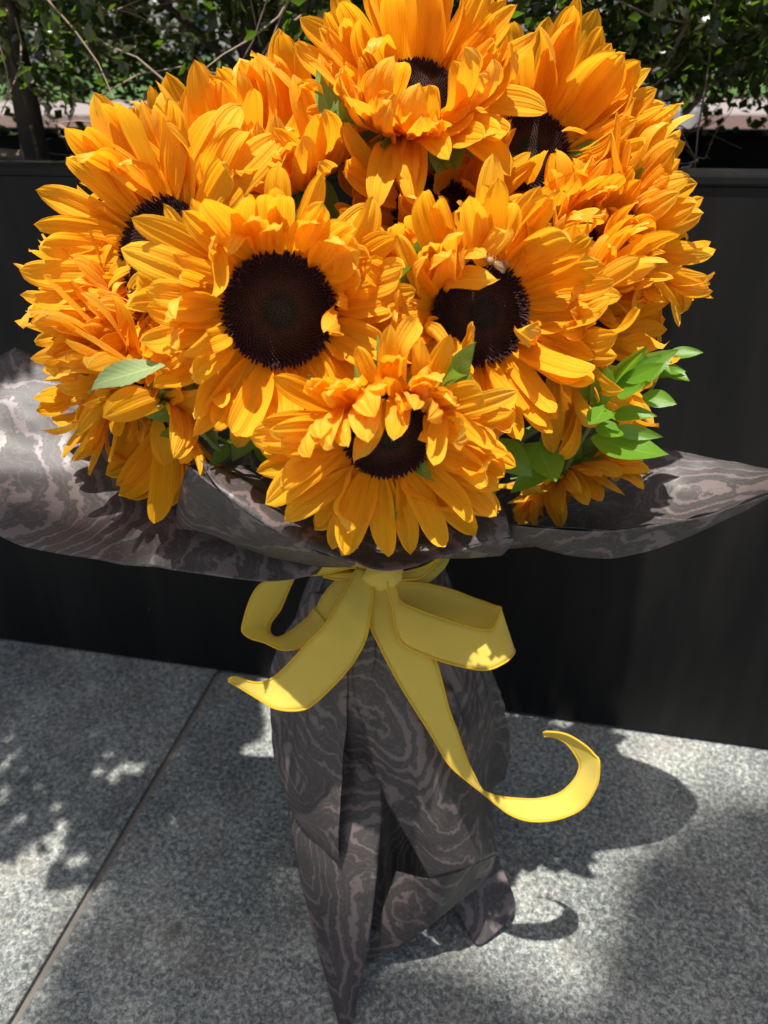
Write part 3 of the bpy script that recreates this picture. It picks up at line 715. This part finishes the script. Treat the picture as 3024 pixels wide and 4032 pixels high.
sprig('dark leaf sprig poking out behind the rightmost petals', [(2480,1700,.56),(2580,1500,.57),(2640,1400,.57)],
    [((2620,1400,.565),(2770,1372,.555),1.0,(0,.8,.6)), ((2600,1430,.565),(2705,1520,.55),1.3,(.2,.6,.8)), ((2590,1480,.565),(2680,1440,.55),1.1,(0,.8,.6))])
sprig('dark leaf sprig in the shade left of the lowest front sunflower', [(1050,2050,.50),(1000,1850,.475),(980,1740,.46)],
    [((1020,1640,.455),(910,1815,.435),1.3,(.1,.4,.9)), ((980,1720,.46),(880,1740,.45),1.2,(0,.6,.8)), ((1040,1700,.46),(1060,1880,.45),1.4,(0,.3,.9)), ((900,1750,.47),(840,1850,.46),1.2,(0,.5,.8))])

# bee on the right flower
def ell(vs, fs, c, ax, r, L, seg=10, rings=8, bands=None):
    pts = []; rad = []
    b0 = len(vs); z = ax.normalized(); a = z.cross(Vector((.3,.9,.1))).normalized(); d = z.cross(a)
    for i in range(rings+1):
        t = math.pi*i/rings
        for k in range(seg):
            q = 2*math.pi*k/seg; rr = r*max(.02, math.sin(t)); vs.append(c - z*L*math.cos(t) + (a*math.cos(q)+d*math.sin(q))*rr)
    for i in range(rings):
        for k in range(seg): fs.append((b0+i*seg+k, b0+i*seg+(k+1)%seg, b0+(i+1)*seg+(k+1)%seg, b0+(i+1)*seg+k))
M['bee'] = simple('bee_body', (0.25,0.13,0.04), 0.6, var=.6, scale=700)
tw = NT('bee_wing'); b_ = tw.n('BsdfPrincipled', {'Base Color': C(.16,.11,.07), 'Roughness': .45, 'Alpha': .4}); M['wing'] = tw.end(b_.outputs[0])
bp = V(1945, 1035, .419); bx = (RIGHT*.8 - UPW*.45).normalized(); bn = hv(.25,.3,.92)
BEE = empty('bee', bp); tag(BEE, 'small brown bee on the disc of the right big sunflower', 'bee')
for nm, off, r_, L_ in (('abdomen', .0035, .0022, .0042), ('thorax', -.0022, .0021, .0024), ('head', -.0055, .0014, .0013)):
    vs, fs = [], []; ell(vs, fs, bp + bx*off, bx, r_, L_); link(nm, mesh(nm, wlocal(BEE, vs), fs), M['bee'], BEE)
for s in (-1, 1):
    side = bx.cross(bn)*s
    w0 = bp - bx*.002 + bn*.002; vs = [w0, w0+bx*.003+side*.002+bn*.0005, w0+bx*.0075+side*.0035+bn*.001, w0+bx*.009+side*.0022+bn*.0008, w0+bx*.006+side*.0006]
    link('wing', mesh('wing', wlocal(BEE, vs), [(0,1,2,3,4)]), M['wing'], BEE)
    for k in (-.004,-.002,.0):
        vs, fs = [], []; p = bp + bx*k; tube(vs, fs, [p, p+side*.003-bn*.0005, p+side*.004-bn*.003], .00025, .0002, 4); link('leg', mesh('leg', wlocal(BEE, vs), fs), M['bee'], BEE)

# ------------------------------------------------------------------ wrapping paper
WR = empty('bouquet_wrap', Vector((AX.x, AX.y, 0)))
tag(WR, 'dark brown swirl-patterned wrapping paper flared under the sunflowers and gathered below the bow', 'wrapping paper')
def sheet(name, rows, nu=26, nv=40, crinkle=.0015, label=None, seed=0, thick=.0004, mat='paper', pleat=0.0):
    rows = [[V(*p) for p in r] for r in rows]
    vs, fs, uv = patch(rows, nu, nv)
    out = []
    me = mesh(name, vs, fs)
    for v in me.vertices:
        p = Vector(v.co); k = mnoise.noise(p*38 + Vector((seed,0,0)))*.7 + mnoise.noise(p*90 + Vector((0,seed,0)))*.25
        q = mnoise.noise(Vector((p.x*75, p.y*75, p.z*11+seed)))
        v.co = p + Vector(v.normal)*(crinkle*k + pleat*(abs(q)*2-.5)*(.06+1.6*max(0, min(1, (p.z-.20)/.25))))
    inv = WR.matrix_world.inverted()
    me.transform(inv); me.update()
    o = link(name, me, M[mat], WR)
    s = o.modifiers.new('thickness', 'SOLIDIFY'); s.thickness = thick; s.offset = 0
    if label: o['label'] = label
    return o
sheet('flared_sheet', [
    [(60,1370,.60),(-150,1500,.575),(-200,1850,.52),(0,2110,.463),(350,2200,.452),(700,2246,.452),(1050,2290,.465),(1250,2262,.482)],
    [(400,1500,.60),(250,1600,.575),(250,1850,.53),(350,2020,.49),(600,2100,.478),(850,2150,.474),(1100,2210,.478),(1300,2215,.488)],
    [(850,1700,.60),(750,1750,.58),(700,1850,.55),(800,1980,.515),(950,2060,.50),(1100,2120,.495),(1250,2180,.494),(1380,2210,.496)],
    [(1350,2000,.57),(1320,2020,.565),(1300,2060,.55),(1320,2110,.535),(1350,2140,.525),(1390,2170,.515),(1420,2200,.506),(1450,2220,.50)]],
    40, 70, .004, 'left flared sheet, sunlit along its outer edge')
sheet('front_collar', [
    [(728,1832,.405),(900,1962,.388),(1100,2090,.382),(1330,2190,.387),(1530,2246,.395),(1750,2190,.412),(2012,2112,.44)],
    [(860,1835,.455),(1010,1925,.44),(1200,2030,.432),(1380,2110,.43),(1540,2150,.43),(1750,2100,.44),(1985,2010,.455)],
    [(1050,1850,.50),(1180,1910,.49),(1330,1990,.48),(1450,2050,.475),(1560,2070,.475),(1720,2030,.48),(1920,1930,.49)],
    [(1250,1950,.54),(1330,2000,.53),(1420,2060,.52),(1500,2100,.515),(1570,2100,.515),(1680,2080,.52),(1800,2000,.53)]],
    26, 60, .002, 'front collar sheet cupped under the lowest sunflower')
sheet('folded_edge', [
    [(790,1816,.412),(900,1858,.408),(1050,1945,.402),(1230,2075,.398),(1390,2195,.394)],
    [(830,1880,.395),(930,1945,.388),(1070,2030,.384),(1240,2130,.385),(1395,2208,.389)],
    [(860,1925,.389),(950,2000,.382),(1080,2085,.378),(1240,2165,.381),(1400,2220,.3875)]], 10, 40, .0012, 'pale rolled edge of the front collar catching the sun')
sheet('outer_fold', [
    [(726,1875,.42),(745,1832,.414),(800,1822,.405),(900,1960,.392),(1080,2090,.384),(1240,2168,.386),(1400,2222,.392)],
    [(705,1960,.45),(750,1950,.42),(830,1960,.405),(930,2050,.40),(1080,2140,.40),(1230,2195,.408),(1390,2228,.425)],
    [(690,2085,.480),(760,2090,.458),(860,2120,.458),(960,2160,.46),(1100,2200,.465),(1240,2225,.47),(1380,2235,.475)]], 20, 50, .002)
sheet('flared_sheet', [
    [(2380,1560,.63),(2560,1742,.62),(2780,1797,.60),(3020,1842,.57),(3190,1860,.52),(3040,1938,.482),(2800,2022,.47),(2600,2060,.465),(2350,2088,.46),(2010,2066,.45)],
    [(2250,1700,.63),(2400,1830,.61),(2560,1890,.59),(2740,1930,.57),(2860,1960,.545),(2820,2010,.52),(2680,2060,.505),(2500,2090,.498),(2280,2110,.49),(2010,2090,.475)],
    [(2100,1800,.62),(2200,1930,.60),(2300,1990,.59),(2420,2020,.575),(2500,2050,.56),(2480,2090,.548),(2380,2110,.54),(2280,2130,.53),(2150,2140,.52),(1980,2120,.50)],
    [(1800,2050,.58),(1850,2080,.58),(1900,2100,.575),(1950,2120,.57),(1980,2140,.56),(1960,2160,.55),(1900,2170,.54),(1850,2180,.53),(1780,2190,.52),(1720,2180,.51)]],
    36, 80, .004, 'right flared sheet with dark concentric swirls')
sheet('turned_edge', [
    [(2010,2068,.4485),(2350,2090,.4585),(2600,2062,.4635),(2800,2024,.4685),(3040,1940,.4805),(3190,1862,.518)],
    [(2005,2095,.456),(2300,2150,.466),(2550,2130,.47),(2780,2060,.473),(3030,1952,.482),(3190,1868,.520)],
    [(2012,2122,.468),(2250,2188,.48),(2460,2190,.48),(2720,2110,.478),(3020,1962,.484),(3190,1872,.521)]], 12, 50, .0015)
sheet('turned_edge', [
    [(1740,2186,.415),(1880,2140,.426),(2012,2114,.441)],
    [(1745,2192,.425),(1890,2160,.432),(2025,2135,.442)],
    [(1720,2196,.44),(1860,2196,.445),(1975,2188,.448)]], 10, 24, .001)
# gathered core around the stems
vs, fs = [], []
zs = [(0.0,.058),(.03,.055),(.10,.048),(.18,.050),(.26,.062),(.33,.074),(.40,.062),(.445,.046),(.47,.046),(.50,.062),(.53,.085)]
prof = spline([Vector((r_, 0, z)) for z, r_ in zs], 40); seg = 90
crg = random.Random(8); phs = [crg.uniform(0,6.28) for _ in range(4)]
for p in prof:
    for k in range(seg):
        q = 2*math.pi*k/seg; a = .35+.65*min(1, abs(p.z-.455)/.12)
        r_ = p.x*(1 + .06*math.sin(9*q+phs[0]+p.z*3) + .05*a*math.sin(5*q+phs[1]-p.z*6) + .04*math.sin(17*q+phs[2]) )
        vs.append(wlocal(WR, [(AX.x+r_*math.cos(q), AX.y+r_*math.sin(q), p.z+.002)])[0])
for i in range(len(prof)-1):
    for k in range(seg): fs.append((i*seg+k, i*seg+(k+1)%seg, (i+1)*seg+(k+1)%seg, (i+1)*seg+k))
o = link('gathered_core', mesh('gathered_core', vs, fs), M['paper'], WR)
o.modifiers.new('thickness', 'SOLIDIFY').thickness = .0006
sheet('handle_fold', [
    [(1250,2330,.525),(1370,2330,.50),(1480,2330,.498)],
    [(1110,2700,.55),(1300,2700,.505),(1440,2700,.49)],
    [(1120,3050,.53),(1310,3050,.487),(1500,3080,.475)],
    [(1160,3350,.49),(1310,3350,.458),(1492,3350,.455)],
    [(1240,3700,.44),(1340,3700,.424),(1452,3700,.425)],
    [(1310,3950,.405),(1355,3950,.399),(1405,3950,.404)],
    [(1335,4046,.392),(1365,4052,.390),(1390,4046,.392)]], 80, 44, .0014, 'long left fold tapering to a point on the pavement', pleat=.003)
sheet('handle_fold', [
    [(1230,2330,.52),(1330,2330,.495),(1420,2330,.49)],
    [(1075,2600,.54),(1210,2600,.50),(1375,2600,.478)],
    [(1068,2850,.54),(1205,2850,.49),(1365,2850,.464)],
    [(1090,3020,.52),(1205,3020,.478),(1348,3020,.455)],
    [(1160,3220,.49),(1245,3230,.465),(1337,3230,.445)],
    [(1292,3372,.46),(1312,3385,.452),(1330,3400,.444)]], 64, 44, .0014, 'paler pointed flap lying over the long left fold', pleat=.003)
sheet('handle_fold', [
    [(1440,2330,.495),(1560,2330,.485),(1680,2330,.50),(1780,2330,.53)],
    [(1390,2640,.475),(1570,2640,.462),(1760,2640,.485),(1890,2640,.53)],
    [(1430,2880,.462),(1640,2880,.443),(1840,2880,.475),(1950,2900,.53)],
    [(1490,3080,.452),(1700,3080,.428),(1860,3080,.46),(1930,3080,.52)],
    [(1600,3290,.438),(1740,3280,.423),(1870,3260,.45),(1945,3250,.50)],
    [(1690,3455,.43),(1770,3440,.4235),(1870,3400,.44),(1952,3360,.49)]], 70, 54, .0016, 'broad right fold with a large oval swirl', pleat=.003)
sheet('handle_fold', [
    [(1560,3430,.465),(1688,3457,.4325),(1800,3432,.4285),(1952,3364,.490)],
    [(1500,3600,.455),(1640,3580,.441),(1760,3530,.439),(1935,3430,.489)],
    [(1440,3790,.446),(1600,3715,.446),(1720,3620,.446),(1900,3480,.486)]], 44, 60, .0012, 'lower right fold turned back towards the left', pleat=.003)
sheet('handle_fold', [
    [(1800,3300,.54),(1890,3330,.535),(1965,3390,.525)],
    [(1760,3480,.51),(1900,3520,.50),(2028,3550,.50)],
    [(1860,3700,.475),(1895,3722,.470),(1990,3640,.483)]], 40, 44, .0012, 'dark rear tail touching the pavement at right', pleat=.003)
sheet('handle_fold', [
    [(1760,2420,.545),(1850,2450,.56)], [(1860,2700,.545),(1960,2700,.575)], [(1900,2900,.545),(2008,2930,.575)], [(1915,3130,.55),(1985,3060,.56)]], 46, 36, .006, pleat=.003)

# ------------------------------------------------------------------ ribbon
RB = empty('ribbon_bow', V(1500, 2262, .47))
tag(RB, 'sheer yellow ribbon bow with stitched edges tied around the wrapped stems', 'ribbon')
rinv = RB.matrix_world.inverted()
def ribbon(name, e1, e2, n=70, m=7, label=None, wave=.0012, seed=0):
    A = spline([V(*p) for p in e1], n); B = spline([V(*p) for p in e2], n)
    vs, uvs = [], []
    for i in range(n):
        d = (B[i]-A[i]); t = (A[min(n-1,i+1)]+B[min(n-1,i+1)]) - (A[max(0,i-1)]+B[max(0,i-1)])
        nn = d.cross(t); nn = nn.normalized() if nn.length > 1e-9 else Vector((0,0,0))
        for j in range(m+1):
            v = j/m; p = A[i].lerp(B[i], v)
            p = p + nn*wave*(mnoise.noise(p*55+Vector((seed,0,0)))*1.2 + .6*math.sin(v*3.14))*min(1, i/4, (n-1-i)/4)*min(1, d.length/.01)
            vs.append(p); uvs.append((i/(n-1), v))
    fs = [(i*(m+1)+j, (i+1)*(m+1)+j, (i+1)*(m+1)+j+1, i*(m+1)+j+1) for i in range(n-1) for j in range(m)]
    o = link(name, mesh(name, [rinv @ p for p in vs], fs, uvs), M['ribbon'], RB)
    s = o.modifiers.new('thickness', 'SOLIDIFY'); s.thickness = .00025; s.offset = 0
    if label: o['label'] = label
    for jj in (0, m):
        ev, ef = [], []
        tube(ev, ef, [rinv @ vs[i*(m+1)+jj] for i in range(n)], .0009, .0009, 5)
        link('stitched_edge', mesh('stitched_edge', ev, ef), M['edge'], o)
    return o
ribbon('loop', [(1171,2241,.487),(1018,2308,.478),(956,2453,.468),(967,2500,.464),(1046,2535,.459),(1116,2558,.457),(1203,2539,.459),(1290,2460,.463)],
       [(1163,2266,.494),(1108,2390,.488),(1067,2453,.482),(1065,2492,.48),(1093,2507,.478),(1144,2485,.478),(1200,2440,.48),(1240,2395,.482)], 70, label='left loop')
ribbon('loop', [(1144,2485,.4785),(1218,2437,.4805),(1281,2335,.484),(1351,2265,.487),(1420,2243,.487)],
       [(1200,2542,.462),(1280,2470,.466),(1340,2390,.471),(1390,2310,.477),(1440,2270,.48)], 40, label='inner face of the left loop')
ribbon('loop', [(1171,2239,.4865),(1265,2227,.487),(1320,2178,.485),(1400,2188,.482),(1475,2245,.478)],
       [(1163,2266,.4945),(1265,2262,.488),(1330,2246,.484),(1400,2238,.481),(1475,2268,.476)], 40)
ribbon('loop', [(1535,2262,.478),(1600,2250,.482),(1673,2229,.488),(1738,2190,.495)], [(1535,2280,.474),(1600,2280,.476),(1660,2271,.482),(1738,2200,.494)], 36)
ribbon('tail', [(1273,2268,.489),(1330,2262,.485),(1410,2254,.48)], [(1273,2271,.489),(1330,2281,.483),(1400,2284,.477)], 20)
ribbon('tail', [(1420,2240,.482),(1398,2252,.478),(1289,2445,.455),(1218,2523,.45),(1140,2610,.447),(1070,2672,.447),(1007,2688,.449),(928,2666,.455),(899,2676,.457)],
       [(1482,2250,.472),(1477,2270,.47),(1453,2453,.447),(1430,2539,.443),(1360,2648,.437),(1242,2766,.431),(1179,2796,.43),(1085,2790,.431),(991,2735,.44),(899,2681,.457)], 80, label='short left tail')
ribbon('loop', [(1545,2276,.472),(1600,2290,.48),(1673,2297,.486),(1790,2327,.488),(1892,2366,.484),(1972,2391,.470)],
       [(1545,2340,.472),(1600,2400,.478),(1673,2440,.482),(1790,2480,.484),(1892,2530,.480),(2010,2556,.4575)], 46, label='inner face of the right loop')
ribbon('loop', [(1540,2270,.466),(1562,2320,.464),(1578,2368,.462),(1641,2398,.459),(1751,2437,.457),(1853,2468,.456),(1931,2478,.458),(1962,2435,.464),(1973,2391,.4695)],
       [(1525,2290,.462),(1542,2380,.457),(1575,2520,.446),(1673,2578,.441),(1790,2617,.439),(1908,2637,.439),(1985,2610,.443),(2022,2575,.452),(2026,2556,.457)], 80, label='right loop')
ribbon('tail', [(1485,2270,.470),(1462,2360,.466),(1455,2453,.457),(1493,2539,.448),(1532,2617,.442),(1594,2727,.435),(1700,2895,.424),(1768,3009,.419),(1844,3078,.420),(1915,3134,.424),(1949,3164,.424),(2022,3214,.42),(2104,3234,.417),(2205,3223,.415),(2296,3178,.416),(2350,3091,.42),(2361,3000,.428),(2341,2972,.434),(2296,2929,.440),(2232,2893,.445),(2150,2881,.449),(2139,2892,.450)],
       [(1545,2275,.468),(1570,2360,.464),(1650,2480,.455),(1712,2594,.447),(1735,2664,.443),(1767,2790,.435),(1803,2891,.429),(1837,2988,.426),(1870,3060,.424),(1904,3114,.426),(1968,3137,.430),(2059,3146,.432),(2132,3144,.432),(2205,3123,.433),(2259,3073,.436),(2281,3018,.441),(2268,2975,.444),(2232,2929,.447),(2186,2904,.449),(2150,2898,.450),(2141,2900,.450)], 150, label='long right tail ending in an upward curl', wave=.0006)
kv, kf = [], []
kc = V(1508, 2264, .470)
for i in range(13):
    t = math.pi*i/12
    for k in range(14):
        q = 2*math.pi*k/14; rr = .0115*(math.sin(t)**.6 if 0 < i < 12 else .05)*(1+.12*math.sin(3*q+i))
        kv.append(rinv @ (kc + UPW*(-.011*math.cos(t)) + RIGHT*rr*1.25*math.cos(q) - HEAD*rr*.8*math.sin(q)))
kf = [(i*14+k, i*14+(k+1)%14, (i+1)*14+(k+1)%14, (i+1)*14+k) for i in range(12) for k in range(14)]
link('knot', mesh('knot', kv, kf, [(0,0)]*len(kv)), M['ribbon'], RB)
bv, bf = [], []
tube(bv, bf, [rinv @ (KNOT + Vector((.053*math.cos(q), .053*math.sin(q), .003*math.sin(2*q)))) for q in [2*math.pi*k/40 for k in range(41)]], .006, .006, 8)
link('band', mesh('band', bv, bf, [(0,0)]*len(bv)), M['ribbon'], RB)
